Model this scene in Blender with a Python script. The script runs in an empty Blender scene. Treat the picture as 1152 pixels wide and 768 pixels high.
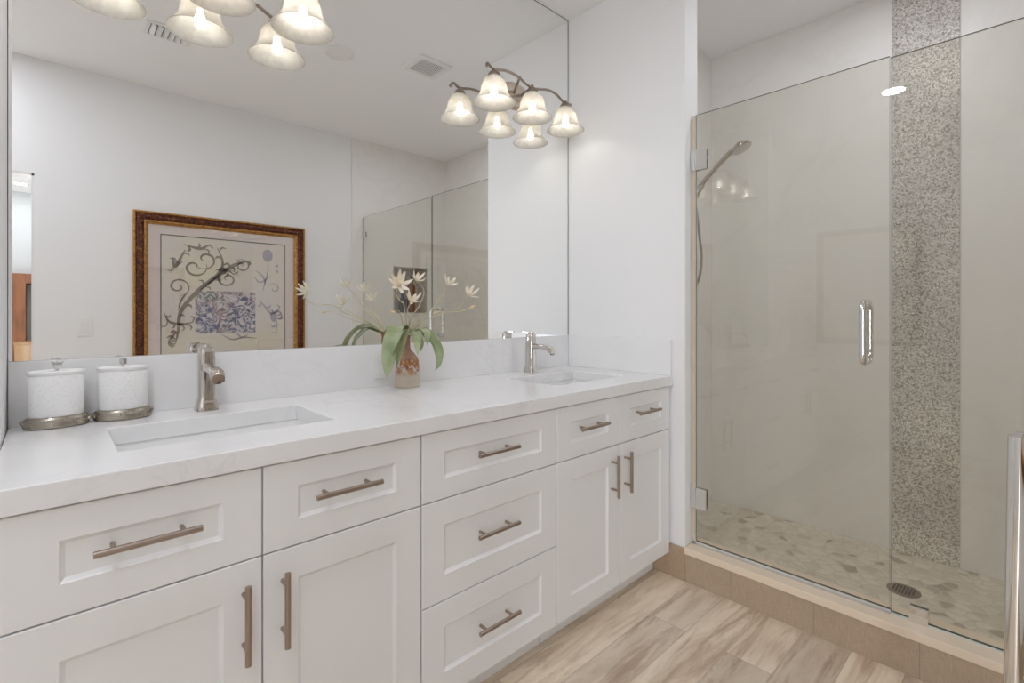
import bpy, bmesh, math, random
from mathutils import Vector, Matrix
random.seed(7)
S = bpy.context.scene
COL = S.collection
PI = math.pi

# ------------------------------------------------------------------ camera, world, exposure
CAM = Vector((0, 0, 1.173))
YAW = math.radians(46.805)                       # angle between the view and the vanity's long direction
cam = bpy.data.cameras.new('camera'); camo = bpy.data.objects.new('camera', cam); COL.objects.link(camo)
cam.sensor_width = 36; cam.lens = 36 * 556.0 / 1152; cam.shift_y = -(384 - 351.92) / 1152
cam.clip_start = 0.02
camo.location = CAM; camo.rotation_euler = (PI / 2, 0, YAW - PI / 2)
S.camera = camo
w = bpy.data.worlds.new('world'); S.world = w; w.use_nodes = True
w.node_tree.nodes['Background'].inputs[0].default_value = (0.9, 0.95, 1, 1)
w.node_tree.nodes['Background'].inputs[1].default_value = 0.25
S.view_settings.view_transform = 'Standard'; S.view_settings.look = 'None'
S.view_settings.gamma = 1; S.view_settings.use_curve_mapping = False
S.view_settings.exposure = -0.43
BULB = 44.0        # emission of each vanity bulb
CAN_W = 10.0        # watts of each lit recessed light
S.cycles.max_bounces = 16; S.cycles.diffuse_bounces = 8; S.cycles.glossy_bounces = 8
S.cycles.transmission_bounces = 8; S.cycles.transparent_max_bounces = 16

def area_light(name, loc, rot, sx, sy, power, col):
    l = bpy.data.lights.new(name, 'AREA'); l.shape = 'RECTANGLE'; l.size = sx; l.size_y = sy; l.energy = power; l.color = col
    o = bpy.data.objects.new(name, l); COL.objects.link(o); o.location = loc; o.rotation_euler = rot; return o
# added fill through a made-up bedroom window (added_window) and on through the open doorway
area_light('window_fill', (-2.93, -2.4, 1.35), (0, -PI / 2, 0), 1.7, 2.3, 285.0, (.925, .965, 1.03))

# ------------------------------------------------------------------ materials
class NT:
    def __init__(s, name):
        s.m = bpy.data.materials.new(name); s.m.use_nodes = True; s.t = s.m.node_tree; s.n = s.t.nodes
        s.bsdf = s.n['Principled BSDF']; s.out = s.n['Material Output']
    def new(s, typ, **kw):
        n = s.n.new(typ)
        for k, v in kw.items():
            if k[0] == '_': setattr(n, k[1:], v)
            else: s.put(n.inputs[k.replace('__', ' ')], v)
        return n
    def put(s, sock, v):
        if isinstance(v, bpy.types.NodeSocket): s.t.links.new(v, sock)
        elif isinstance(v, tuple) and len(v) == 3 and sock.type == 'RGBA': sock.default_value = (*v, 1)
        else: sock.default_value = v
    def coord(s, scale=(1, 1, 1), loc=(0, 0, 0), rot=(0, 0, 0), src='Object'):
        tc = s.new('ShaderNodeTexCoord'); mp = s.new('ShaderNodeMapping')
        s.t.links.new(tc.outputs[src], mp.inputs[0])
        mp.inputs['Scale'].default_value = scale; mp.inputs['Location'].default_value = loc; mp.inputs['Rotation'].default_value = rot
        return mp.outputs[0]
    def noise(s, vec, scale=5, detail=3, rough=.5, dist=0):
        n = s.new('ShaderNodeTexNoise', Vector=vec); n.inputs['Scale'].default_value = scale
        n.inputs['Detail'].default_value = detail; n.inputs['Roughness'].default_value = rough; n.inputs['Distortion'].default_value = dist
        return n
    def ramp(s, fac, stops):
        r = s.new('ShaderNodeValToRGB', Fac=fac); e = r.color_ramp.elements
        while len(e) < len(stops): e.new(.5)
        for i, (p, c) in enumerate(stops): e[i].position = p; e[i].color = (*c, 1) if len(c) == 3 else c
        return r.outputs[0]
    def mix(s, fac, a, b, mode='MIX'):
        n = s.new('ShaderNodeMix', _data_type='RGBA', _blend_type=mode)
        s.put(n.inputs[0], fac); s.put(n.inputs[6], a); s.put(n.inputs[7], b); return n.outputs[2]
    def math(s, op, a, b=0.0):
        n = s.new('ShaderNodeMath', _operation=op); s.put(n.inputs[0], a); s.put(n.inputs[1], b); return n.outputs[0]
    def bump(s, h, strength=.3, dist=.002):
        b = s.new('ShaderNodeBump', Height=h); b.inputs['Strength'].default_value = strength; b.inputs['Distance'].default_value = dist
        s.t.links.new(b.outputs[0], s.bsdf.inputs['Normal'])
    def set(s, **kw):
        for k, v in kw.items(): s.put(s.bsdf.inputs[k.replace('__', ' ')], v)
        return s.m

def paint(name, col, rough=.6, bump=.05, scale=180):
    t = NT(name); v = t.coord(); n = t.noise(v, scale, 2)
    big = t.noise(v, 1.5, 2)
    c = t.mix(big.outputs[0], tuple(x * .985 for x in col), tuple(min(1, x * 1.01) for x in col))
    t.bump(n.outputs[0], bump, .001); return t.set(Base__Color=c, Roughness=rough)
def metal(name, col, rough=.2, brushed=None):
    t = NT(name); v = t.coord(brushed or (1, 1, 1)); n = t.noise(v, 300, 2)
    r = t.new('ShaderNodeMapRange', Value=n.outputs[0]); r.inputs[3].default_value = rough * .8; r.inputs[4].default_value = rough * 1.25
    return t.set(Base__Color=col, Metallic=1.0, Roughness=r.outputs[0])
def glass_pane(name, tint, refl=1.5):
    """thin architectural glass: tinted see-through plus a Fresnel mirror reflection"""
    t = NT(name); t.n.remove(t.bsdf)
    tr = t.new('ShaderNodeBsdfTransparent', Color=tint); gl = t.new('ShaderNodeBsdfGlossy', Color=(1, 1, 1), Roughness=0.0)
    fr = t.new('ShaderNodeFresnel', IOR=refl); mx = t.new('ShaderNodeMixShader')
    geo = t.new('ShaderNodeNewGeometry')
    f = t.math('MULTIPLY', fr.outputs[0], t.math('SUBTRACT', 1.0, geo.outputs['Backfacing']))   # only the outward faces mirror
    t.put(mx.inputs[0], f); t.t.links.new(tr.outputs[0], mx.inputs[1]); t.t.links.new(gl.outputs[0], mx.inputs[2])
    t.t.links.new(mx.outputs[0], t.out.inputs[0]); return t.m

M = {}
M['wall'] = paint('wall_paint', (.86, .862, .862), .55)
M['ceiling'] = paint('ceiling_paint', (.92, .92, .92), .8)
M['cabinet'] = paint('cabinet_paint', (.85, .852, .85), .38, .02, 90)
M['trimwhite'] = paint('trim_paint', (.82, .82, .81), .4, .02)
M['ceramic'] = paint('white_ceramic', (.86, .86, .85), .15, .0)
M['plastic'] = paint('white_plastic', (.84, .84, .82), .35, .0)
M['bedwall'] = paint('bedroom_paint', (.50, .51, .50), .7)
M['nickel'] = metal('brushed_nickel', (.40, .33, .28), .3, (1, 1, 1))
M['polished'] = metal('polished_nickel', (.62, .58, .54), .1)
M['chrome'] = metal('chrome', (.80, .80, .79), .07)
M['bronze'] = metal('aged_bronze', (.36, .30, .25), .38)
M['plate'] = metal('burnished_plate', (.52, .44, .36), .42)
M['brassy'] = metal('antique_silver', (.42, .38, .32), .28)
M['dark'] = paint('dark_void', (.05, .05, .05), .6)
def m_quartz():
    t = NT('white_quartz'); v = t.coord()
    n = t.noise(v, 3.2, 6, .62, 1.6); r = t.math('ABSOLUTE', t.math('SUBTRACT', n.outputs[0], .5))
    vein = t.ramp(r, [(0, (1, 1, 1)), (.012, (.35, .35, .35)), (.03, (0, 0, 0))])
    patch = t.ramp(t.noise(v, 2.1, 3).outputs[0], [(.5, (0, 0, 0)), (.68, (1, 1, 1))])
    f = t.mix(1.0, vein, patch, 'MULTIPLY')
    cloud = t.ramp(t.noise(v, 6, 5).outputs[0], [(.3, (.86, .86, .86)), (.7, (.83, .83, .83))])
    return t.set(Base__Color=t.mix(f, cloud, (.75, .75, .76)), Roughness=.16)
M['quartz'] = m_quartz()
def m_planks():
    t = NT('wood_plank_tile'); v = t.coord()
    br = t.new('ShaderNodeTexBrick', Vector=v, Color1=(0, 0, 0), Color2=(1, 1, 1), Mortar=(.5, .5, .5))
    for k, x in (('Scale', 1), ('Mortar Size', .0012), ('Mortar Smooth', .1), ('Bias', 0), ('Brick Width', 1.05), ('Row Height', .148)): br.inputs[k].default_value = x
    br.offset = .37; br.offset_frequency = 2
    off = t.new('ShaderNodeVectorMath', _operation='SCALE'); t.put(off.inputs[0], br.outputs[0]); off.inputs[3].default_value = 7.3
    add = t.new('ShaderNodeVectorMath', _operation='ADD'); t.put(add.inputs[0], v); t.put(add.inputs[1], off.outputs[0])
    mp = t.new('ShaderNodeMapping', Vector=add.outputs[0]); mp.inputs['Scale'].default_value = (1.5, 8, 1)
    g = t.noise(mp.outputs[0], 1.7, 6, .6, .8)
    mp2 = t.new('ShaderNodeMapping', Vector=add.outputs[0]); mp2.inputs['Scale'].default_value = (3, 42, 1)
    g2 = t.noise(mp2.outputs[0], 2.2, 4, .6, .3)
    mp3 = t.new('ShaderNodeMapping', Vector=add.outputs[0]); mp3.inputs['Scale'].default_value = (.75, 6.5, 1)
    dk = t.ramp(t.noise(mp3.outputs[0], 2.2, 6, .65, 1.2).outputs[0], [(.52, (0, 0, 0)), (.66, (1, 1, 1))])
    c = t.ramp(g.outputs[0], [(.28, (.44, .33, .225)), (.43, (.66, .54, .41)), (.60, (.82, .71, .57)), (.8, (.66, .54, .41))])
    c = t.mix(t.math('MULTIPLY', dk, .75), c, (.36, .22, .13))
    c = t.mix(t.math('MULTIPLY', g2.outputs[0], .35), c, (.74, .64, .52))
    tone = t.ramp(br.outputs[0], [(0, (.80, .78, .76)), (.5, (1, 1, 1)), (1, (1.14, 1.14, 1.12))])
    c = t.mix(1.0, c, tone, 'MULTIPLY')
    c = t.mix(br.outputs['Fac'], c, (.46, .38, .30))
    t.bump(t.math('SUBTRACT', 1.0, br.outputs['Fac']), .4, .001)
    return t.set(Base__Color=c, Roughness=.42)
M['planks'] = m_planks()
def m_curbtile(name, base, hi, u='YZ'):
    t = NT(name); v = t.coord()
    m1 = t.new('ShaderNodeMapping', Vector=v); m1.inputs['Scale'].default_value = (60, 60, 400)
    m2 = t.new('ShaderNodeMapping', Vector=v); m2.inputs['Scale'].default_value = (400, 400, 30)
    a = t.noise(m1.outputs[0], 1, 3); b = t.noise(m2.outputs[0], 1, 3)
    f = t.math('MULTIPLY', t.math('ADD', a.outputs[0], b.outputs[0]), .5)
    big = t.noise(v, 7, 4, .6, .8)
    c = t.mix(t.ramp(f, [(.38, (0, 0, 0)), (.62, (1, 1, 1))]), base, hi)
    c = t.mix(t.math('MULTIPLY', big.outputs[0], .5), c, tuple(x * .72 for x in base))
    t.bump(f, .2, .001); return t.set(Base__Color=c, Roughness=.5)
M['curbtile'] = m_curbtile('linen_tile', (.46, .35, .245), (.58, .46, .34))
M['curbcap'] = paint('cream_stone', (.84, .71, .56), .35)
def m_tile():
    t = NT('pale_marble_tile'); v = t.coord()
    n = t.noise(v, 1.6, 6, .62, 1.2); r = t.math('ABSOLUTE', t.math('SUBTRACT', n.outputs[0], .5))
    vein = t.ramp(r, [(0, (1, 1, 1)), (.03, (.2, .2, .2)), (.08, (0, 0, 0))])
    cl = t.ramp(t.noise(v, 1.1, 4).outputs[0], [(.35, (.85, .835, .80)), (.65, (.82, .80, .77))])
    c = t.mix(t.math('MULTIPLY', vein, .12), cl, (.60, .57, .53))
    return t.set(Base__Color=c, Roughness=.5)
M['tile'] = m_tile()
def m_mosaic():
    t = NT('mosaic_pebble_glass'); v = t.coord((1, 1, 1))
    a = t.new('ShaderNodeTexVoronoi', Vector=v, _feature='F1'); a.inputs['Scale'].default_value = 150
    e = t.new('ShaderNodeTexVoronoi', Vector=v, _feature='DISTANCE_TO_EDGE'); e.inputs['Scale'].default_value = 150
    sep = t.new('ShaderNodeSeparateColor', Color=a.outputs['Color'])
    c = t.ramp(sep.outputs[0], [(0, (.28, .23, .20)), (.2, (.42, .38, .33)), (.4, (.62, .60, .55)), (.75, (.74, .72, .67)), (1, (.84, .83, .80))])
    big = t.ramp(t.noise(v, 3.5, 3).outputs[0], [(.35, (.82, .80, .80)), (.65, (1.1, 1.08, 1.05))])
    c = t.mix(1.0, c, big, 'MULTIPLY')
    c = t.mix(t.ramp(e.outputs['Distance'], [(.02, (1, 1, 1)), (.09, (0, 0, 0))]), c, (.40, .37, .33))
    t.bump(e.outputs['Distance'], .5, .002); return t.set(Base__Color=c, Roughness=.5)
M['mosaic'] = m_mosaic()
def m_pebble():
    t = NT('flat_pebble_floor'); v = t.coord((1, 1, .0))
    w_ = t.noise(v, 9, 2); off = t.new('ShaderNodeVectorMath', _operation='SCALE'); t.put(off.inputs[0], w_.outputs[1]); off.inputs[3].default_value = .03
    ad = t.new('ShaderNodeVectorMath', _operation='ADD'); t.put(ad.inputs[0], v); t.put(ad.inputs[1], off.outputs[0])
    a = t.new('ShaderNodeTexVoronoi', Vector=ad.outputs[0], _feature='F1'); a.inputs['Scale'].default_value = 20
    e = t.new('ShaderNodeTexVoronoi', Vector=ad.outputs[0], _feature='DISTANCE_TO_EDGE'); e.inputs['Scale'].default_value = 20
    sep = t.new('ShaderNodeSeparateColor', Color=a.outputs['Color'])
    c = t.ramp(sep.outputs[0], [(0, (.40, .34, .27)), (.12, (.62, .55, .45)), (.20, (.74, .67, .56)), (.4, (.80, .74, .63)), (.75, (.85, .79, .69)), (1, (.76, .71, .62))])
    c = t.mix(t.math('MULTIPLY', t.noise(v, 60, 3).outputs[0], .3), c, (.70, .63, .53))
    g = t.ramp(e.outputs['Distance'], [(.02, (1, 1, 1)), (.10, (0, 0, 0))])
    c = t.mix(g, c, (.72, .65, .54))
    h = t.ramp(e.outputs['Distance'], [(0, (0, 0, 0)), (.22, (1, 1, 1))])
    t.bump(h, .6, .004); return t.set(Base__Color=c, Roughness=.4)
M['pebble'] = m_pebble()
def m_mirror():
    t = NT('mirror_silver'); return t.set(Base__Color=(.965, .97, .965), Metallic=1.0, Roughness=0.0)
M['mirror'] = m_mirror()
M['glass'] = glass_pane('shower_glass', (.935, .932, .905), 1.8)
M['glass_edge'] = paint('glass_edge_green', (.20, .25, .22), .1)
M['picglass'] = glass_pane('picture_glass', (.97, .97, .97), 1.8)
def m_shade():
    t = NT('alabaster_glass'); t.n.remove(t.bsdf); v = t.coord()
    n = t.noise(v, 28, 4, .6, 1.0); col = t.ramp(n.outputs[0], [(.35, (.64, .61, .56)), (.65, (.76, .74, .69))])
    tl = t.new('ShaderNodeBsdfTranslucent', Color=col); df = t.new('ShaderNodeBsdfDiffuse', Color=col)
    tp = t.new('ShaderNodeBsdfTransparent', Color=(.97, .96, .93)); gl = t.new('ShaderNodeBsdfGlossy', Roughness=.15)
    sx = t.new('ShaderNodeSeparateXYZ', Vector=v)                    # frosting is denser in the upper bell
    k = t.new('ShaderNodeMapRange', Value=sx.outputs[2]); k.inputs[1].default_value = .02; k.inputs[2].default_value = .07; k.inputs[3].default_value = .40; k.inputs[4].default_value = .08
    m1 = t.new('ShaderNodeMixShader'); m1.inputs[0].default_value = .45
    t.t.links.new(tl.outputs[0], m1.inputs[1]); t.t.links.new(df.outputs[0], m1.inputs[2])
    m2 = t.new('ShaderNodeMixShader', Fac=k.outputs[0]); t.t.links.new(m1.outputs[0], m2.inputs[1]); t.t.links.new(tp.outputs[0], m2.inputs[2])
    m3 = t.new('ShaderNodeMixShader'); m3.inputs[0].default_value = .06
    t.t.links.new(m2.outputs[0], m3.inputs[1]); t.t.links.new(gl.outputs[0], m3.inputs[2])
    t.t.links.new(m3.outputs[0], t.out.inputs[0]); return t.m
M['shade'] = m_shade()
def emit(name, col, s):
    t = NT(name); return t.set(Base__Color=col, Emission__Color=col, Emission__Strength=s)
M['bulb'] = emit('bulb_glow', (1, .95, .88), BULB)
M['can_lens'] = emit('can_light_lens', (1, .96, .9), 6)
def m_frame():
    t = NT('carved_red_gold'); v = t.coord()
    a = t.noise(v, 38, 4, .65, 2.2)
    c = t.ramp(a.outputs[0], [(.42, (.03, .007, .004)), (.53, (.12, .022, .009)), (.64, (.28, .10, .025)), (.78, (.58, .33, .09))])
    t.bump(a.outputs[0], 1.0, .008); return t.set(Base__Color=c, Roughness=.35, Metallic=.2)
M['frame'] = m_frame()
def m_gold():
    t = NT('rubbed_gold'); a = t.noise(t.coord(), 60, 3)
    return t.set(Base__Color=t.ramp(a.outputs[0], [(.3, (.30, .13, .03)), (.7, (.58, .32, .09))]), Roughness=.38, Metallic=.5)
M['gold'] = m_gold()
M['mat'] = paint('mat_board', (.80, .71, .66), .9)
def m_paper():
    t = NT('aged_print_paper'); v = t.coord()
    c = t.ramp(t.noise(v, 2.2, 4).outputs[0], [(.35, (.78, .72, .56)), (.6, (.76, .70, .66))])
    return t.set(Base__Color=c, Roughness=.85)
M['paper'] = m_paper()
def m_block():
    t = NT('floral_block_print'); v = t.coord()
    a = t.noise(v, 17, 5, .6, 2.8); b = t.noise(v, 5, 2)
    ink = t.ramp(b.outputs[0], [(.38, (.20, .24, .21)), (.47, (.34, .22, .24)), (.54, (.15, .16, .25)), (.7, (.13, .14, .26))])
    f = t.ramp(a.outputs[0], [(.44, (1, 1, 1)), (.56, (0, 0, 0))])
    return t.set(Base__Color=t.mix(f, (.72, .67, .67), ink), Roughness=.85)
M['block'] = m_block()
M['ink'] = paint('brown_ink', (.33, .28, .23), .9); M['ink_violet'] = paint('violet_ink', (.44, .40, .46), .9); M['ink_line'] = paint('dark_line', (.13, .12, .10), .9)
def m_leaf():
    t = NT('orchid_leaf'); v = t.coord(); c = t.ramp(t.noise(v, 14, 3).outputs[0], [(.3, (.23, .30, .15)), (.7, (.48, .53, .33))])
    return t.set(Base__Color=c, Roughness=.45, Subsurface__Weight=.05)
M['leaf'] = m_leaf()
M['petal'] = paint('cream_petal', (.86, .80, .66), .6); M['stem'] = paint('pale_stem', (.58, .52, .34), .55); M['budtip'] = paint('bud_tip', (.80, .62, .36), .6)
def m_vase():
    t = NT('painted_bottle'); v = t.coord()
    a = t.noise(v, 34, 3, .6, 1.4)
    sx = t.new('ShaderNodeSeparateXYZ', Vector=v)
    band = t.ramp(sx.outputs[2], [(.04, (0, 0, 0)), (.06, (.75, .75, .75)), (.095, (1, 1, 1)), (.125, (.2, .2, .2))])
    fl = t.mix(1.0, band, t.ramp(a.outputs[0], [(.44, (0, 0, 0)), (.50, (1, 1, 1))]), 'MULTIPLY')
    base = t.ramp(sx.outputs[2], [(.09, (.62, .54, .44)), (.125, (.42, .26, .19)), (.2, (.30, .16, .10))])
    ink = t.ramp(t.noise(v, 60, 2).outputs[0], [(.4, (.28, .05, .02)), (.62, (.55, .25, .08))])
    return t.set(Base__Color=t.mix(fl, base, ink), Roughness=.2)
M['vase'] = m_vase()
def m_ceramic_textured():
    t = NT('pierced_white_ceramic'); v = t.coord()
    vo = t.new('ShaderNodeTexVoronoi', Vector=v); vo.inputs['Scale'].default_value = 130
    d = t.ramp(vo.outputs['Distance'], [(.1, (0, 0, 0)), (.45, (1, 1, 1))])
    t.bump(d, .35, .001); return t.set(Base__Color=t.mix(d, (.80, .80, .79), (.86, .86, .85)), Roughness=.35)
M['pierced'] = m_ceramic_textured()
def m_wood(name, a, b, sc=(6, 6, 1)):
    t = NT(name); v = t.coord(sc); c = t.ramp(t.noise(v, 3, 5, .6, .6).outputs[0], [(.3, a), (.7, b)]); return t.set(Base__Color=c, Roughness=.45)
M['cabwood'] = m_wood('reddish_wood', (.15, .052, .02), (.26, .10, .04))
M['basket'] = m_wood('woven_basket', (.22, .12, .055), (.38, .24, .12), (60, 60, 140))
M['amber'] = paint('amber_plastic', (.20, .07, .03), .25); M['crystal'] = metal('crystal_knob', (.70, .70, .70), .12)
M['blackplastic'] = paint('black_plastic', (.03, .03, .03), .3)
M['art2'] = paint('pale_art_paper', (.74, .74, .75), .8); M['silverframe'] = paint('grey_frame', (.30, .28, .26), .4); M['mat2'] = paint('warm_mat', (.76, .70, .62), .8)

# ------------------------------------------------------------------ mesh helpers
def obj(name, bm, mat, parent=None, smooth=False, bevel=0, segs=2):
    bmesh.ops.recalc_face_normals(bm, faces=bm.faces)
    me = bpy.data.meshes.new(name); bm.to_mesh(me); bm.free()
    if smooth:
        for p in me.polygons: p.use_smooth = True
        try: me.set_sharp_from_angle(angle=math.radians(40))
        except Exception: pass
    o = bpy.data.objects.new(name, me); COL.objects.link(o)
    me.materials.append(M[mat] if isinstance(mat, str) else mat)
    if parent: o.parent = parent
    if bevel:
        b = o.modifiers.new('bevel', 'BEVEL'); b.width = bevel; b.segments = segs; b.limit_method = 'ANGLE'; b.angle_limit = math.radians(40)
    return o
def thing(name, label, cat, loc=(0, 0, 0), rz=0, group=None):
    o = bpy.data.objects.new(name, None); COL.objects.link(o); o.empty_display_size = .05
    o.location = loc; o.rotation_euler = (0, 0, rz); o['label'] = label; o['category'] = cat
    if group: o['group'] = group
    return o
def tag(o, label, cat, group=None):
    o['label'] = label; o['category'] = cat
    if group: o['group'] = group
    return o
def struct(name, bm, mat, parent=None, **k):
    o = obj(name, bm, mat, parent, **k)
    if not parent: o['kind'] = 'structure'
    return o
def NB(): return bmesh.new()
def box(bm, x0, x1, y0, y1, z0, z1, bev=0):
    r = bmesh.ops.create_cube(bm, size=1)['verts']
    for v in r: v.co = Vector(((x0 + x1) / 2 + v.co.x * (x1 - x0), (y0 + y1) / 2 + v.co.y * (y1 - y0), (z0 + z1) / 2 + v.co.z * (z1 - z0)))
    if bev:
        es = list({e for v in r for e in v.link_edges})
        bmesh.ops.bevel(bm, geom=es, offset=bev, segments=2, affect='EDGES', profile=.7)
    return bm
def Bx(*a, **k): return box(NB(), *a, **k)
def loft(bm, rings, cap=True, closed=True):
    vr = [[bm.verts.new(p) for p in r] for r in rings]; n = len(vr[0])
    for a, b in zip(vr, vr[1:]):
        for i in range(n if closed else n - 1):
            j = (i + 1) % n
            bm.faces.new((a[i], a[j], b[j], b[i]))
    if cap: bm.faces.new(vr[0][::-1]); bm.faces.new(vr[-1])
    return bm
def lathe(bm, prof, n=32, c=(0, 0, 0), sx=1, sy=1, cap=True):
    return loft(bm, [[(c[0] + r * sx * math.cos(2 * PI * i / n), c[1] + r * sy * math.sin(2 * PI * i / n), c[2] + z) for i in range(n)] for r, z in prof], cap)
def crom(P, k=8):
    P = [Vector(p) for p in P]
    if len(P) == 2: return [P[0].lerp(P[1], i / k) for i in range(k + 1)]
    Q = [P[0] * 2 - P[1]] + P + [P[-1] * 2 - P[-2]]; out = []
    for i in range(1, len(Q) - 2):
        a, b, c, d = Q[i - 1:i + 3]
        for j in range(k):
            t = j / k
            out.append(.5 * ((2 * b) + (c - a) * t + (2 * a - 5 * b + 4 * c - d) * t * t + (3 * b - a - 3 * c + d) * t ** 3))
    out.append(P[-1]); return out
def tube(bm, pts, r, n=10, smooth=True, k=8, flat=(1, 1)):
    pts = crom(pts, k) if smooth else [Vector(p) for p in pts]
    m = len(pts); rad = r if callable(r) else (lambda t: r)
    up = None; rings = []
    for i, p in enumerate(pts):
        d = (pts[min(i + 1, m - 1)] - pts[max(i - 1, 0)]).normalized()
        if up is None:
            up = Vector((0, 0, 1)) if abs(d.z) < .9 else Vector((1, 0, 0))
        u = (up - d * up.dot(d)).normalized(); v = d.cross(u); up = u
        rr = rad(i / (m - 1))
        rings.append([p + (u * math.cos(2 * PI * j / n) * flat[0] + v * math.sin(2 * PI * j / n) * flat[1]) * rr for j in range(n)])
    return loft(bm, rings)
def slab(axis, u, v, wd, holes=()):
    """a slab with rectangular holes; axis is the thickness direction; u, v are the other two axes in xyz order"""
    bm = NB(); us = sorted({*u, *[h[0] for h in holes], *[h[1] for h in holes]}); vs = sorted({*v, *[h[2] for h in holes], *[h[3] for h in holes]})
    us = [x for x in us if u[0] <= x <= u[1]]; vs = [x for x in vs if v[0] <= x <= v[1]]
    def full(i, j):
        if i < 0 or j < 0 or i >= len(us) - 1 or j >= len(vs) - 1: return False
        a = (us[i] + us[i + 1]) / 2; b = (vs[j] + vs[j + 1]) / 2
        return not any(h[0] < a < h[1] and h[2] < b < h[3] for h in holes)
    cache = {}
    def V(a, b, c):
        p = {'x': (c, a, b), 'y': (a, c, b), 'z': (a, b, c)}[axis]
        if p not in cache: cache[p] = bm.verts.new(p)
        return cache[p]
    for i in range(len(us) - 1):
        for j in range(len(vs) - 1):
            if not full(i, j): continue
            a, b, c, d = us[i], us[i + 1], vs[j], vs[j + 1]
            for z in wd: bm.faces.new((V(a, c, z), V(b, c, z), V(b, d, z), V(a, d, z)))
            for (ii, jj, p, q) in ((i - 1, j, (a, c), (a, d)), (i + 1, j, (b, c), (b, d)), (i, j - 1, (a, c), (b, c)), (i, j + 1, (a, d), (b, d))):
                if not full(ii, jj): bm.faces.new((V(*p, wd[0]), V(*q, wd[0]), V(*q, wd[1]), V(*p, wd[1])))
    return bm
def rrect(x0, x1, y0, y1, r, z, n=6):
    out = []
    for cx, cy, a0 in ((x1 - r, y1 - r, 0), (x0 + r, y1 - r, PI / 2), (x0 + r, y0 + r, PI), (x1 - r, y0 + r, 1.5 * PI)):
        for i in range(n): a = a0 + i / (n - 1) * PI / 2; out.append((cx + r * math.cos(a), cy + r * math.sin(a), z))
    return out

# ------------------------------------------------------------------ room numbers (metres)
YM, ZC, ZT = 1.735, 2.743, .893          # mirror plane, ceiling, countertop
XW = 2.040                               # inner face of the right-hand wall
YF = -.77                                # wall across from the vanity
XB, YS = 3.0, 1.385                      # shower back wall, shower side wall
XG = 2.10                                # shower glass
# ------------------------------------------------------------------ the setting
struct('floor', slab('z', (-1.45, XW + .12), (YF - .12, YM + .12), (-.06, 0)), 'planks')
struct('floor_bedroom', slab('z', (-3.0, 2.2), (-5.7, YF - .12), (-.06, 0)), m_wood('bedroom_carpet', (.50, .46, .40), (.56, .52, .46), (40, 40, 40)))
struct('floor_shower', slab('z', (XW + .12, XB + .1), (YF - .12, YS + .12), (-.06, .02)), 'pebble')
struct('ceiling', slab('z', (-3.0, XB + .12), (-5.7, YM + .12), (ZC, ZC + .08)), 'ceiling')
struct('wall_back', slab('y', (-1.45, XW), (0, ZC), (YM, YM + .12)), 'wall')
struct('wall_right', Bx(XW, XW + .115, 1.062, YM + .12, 0, ZC, bev=.004), 'wall')
struct('wall_shower_left', slab('y', (XW + .115, XB), (0, ZC), (YS, YS + .12)), 'tile')
struct('wall_shower_back', slab('x', (YF - .12, YS + .12), (0, ZC), (XB, XB + .12)), 'tile')
NX0, NX1, NZ0, NZ1 = 2.404, 2.785, 1.17, 1.62
wsr = struct('wall_shower_right', slab('y', (1.99, XB), (0, ZC), (YF - .12, YF + .012), [(NX0, NX1, NZ0, NZ1)]), 'tile')
bm = NB()
box(bm, NX0, NX1, YF - .12, YF - .11, NZ0, NZ1)
for a in ((NX0, NX0 + .008, YF - .11, YF + .01, NZ0, NZ1), (NX1 - .008, NX1, YF - .11, YF + .01, NZ0, NZ1), (NX0, NX1, YF - .11, YF + .01, NZ0, NZ0 + .008), (NX0, NX1, YF - .11, YF + .01, NZ1 - .008, NZ1)): box(bm, *a)
obj('niche_lining', bm, 'mosaic', wsr)
DX0, DX1, DZ = -.93, -.062, 2.03
struct('wall_front', slab('y', (-1.45, 1.99), (0, ZC), (YF - .12, YF), [(DX0, DX1, -.01, DZ)]), 'wall')
struct('wall_left', slab('x', (YF, YM), (0, ZC), (-1.45, -1.33)), 'wall')
struct('wall_left_wing', Bx(-.19, -.073, 1.50, YM, 0, ZC, bev=.004), 'wall')
struct('wall_bedroom_back', slab('y', (-3.0, 2.2), (0, ZC), (-5.7, -5.58)), 'bedwall')
struct('wall_bedroom_left', slab('x', (-5.7, YF - .12), (0, ZC), (-3.0, -2.9), [(-3.55, -1.25, .5, 2.2)]), 'bedwall')
bm = NB()
for a in ((-3.55, -1.25, .5, .55), (-3.55, -1.25, 2.15, 2.2), (-3.55, -3.50, .55, 2.15), (-1.30, -1.25, .55, 2.15), (-2.42, -2.38, .55, 2.15)): box(bm, -2.925, -2.885, *a)
struct('added_window', bm, 'trimwhite')  # unseen window, made up as the opening for the added fill
struct('wall_bedroom_right', slab('x', (-5.7, YF - .12), (0, ZC), (2.1, 2.2)), 'bedwall')
strip = struct('trim_1', Bx(XB - .008, XB, .242, .486, .02, ZC), 'mosaic')
strip['label'] = 'full height strip of brown and grey pebble mosaic on the shower back wall'
# shower curb
curb = struct('trim_2', Bx(XW - .008, XW + .12, YF + .012, 1.062, 0, .120), 'curbtile')
bm = Bx(XW - .014, XW + .128, YF + .012, 1.060, .120, .150, bev=.005)
struct('curb_cap', bm, 'curbcap', curb)
bm = NB()
for y in (.86, .56, .26, -.04, -.34, -.64): box(bm, XW - .0085, XW - .0075, y - .001, y + .001, .002, .118)
obj('grout_line', bm, paint('grout', (.34, .28, .22), .8), curb)
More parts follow.
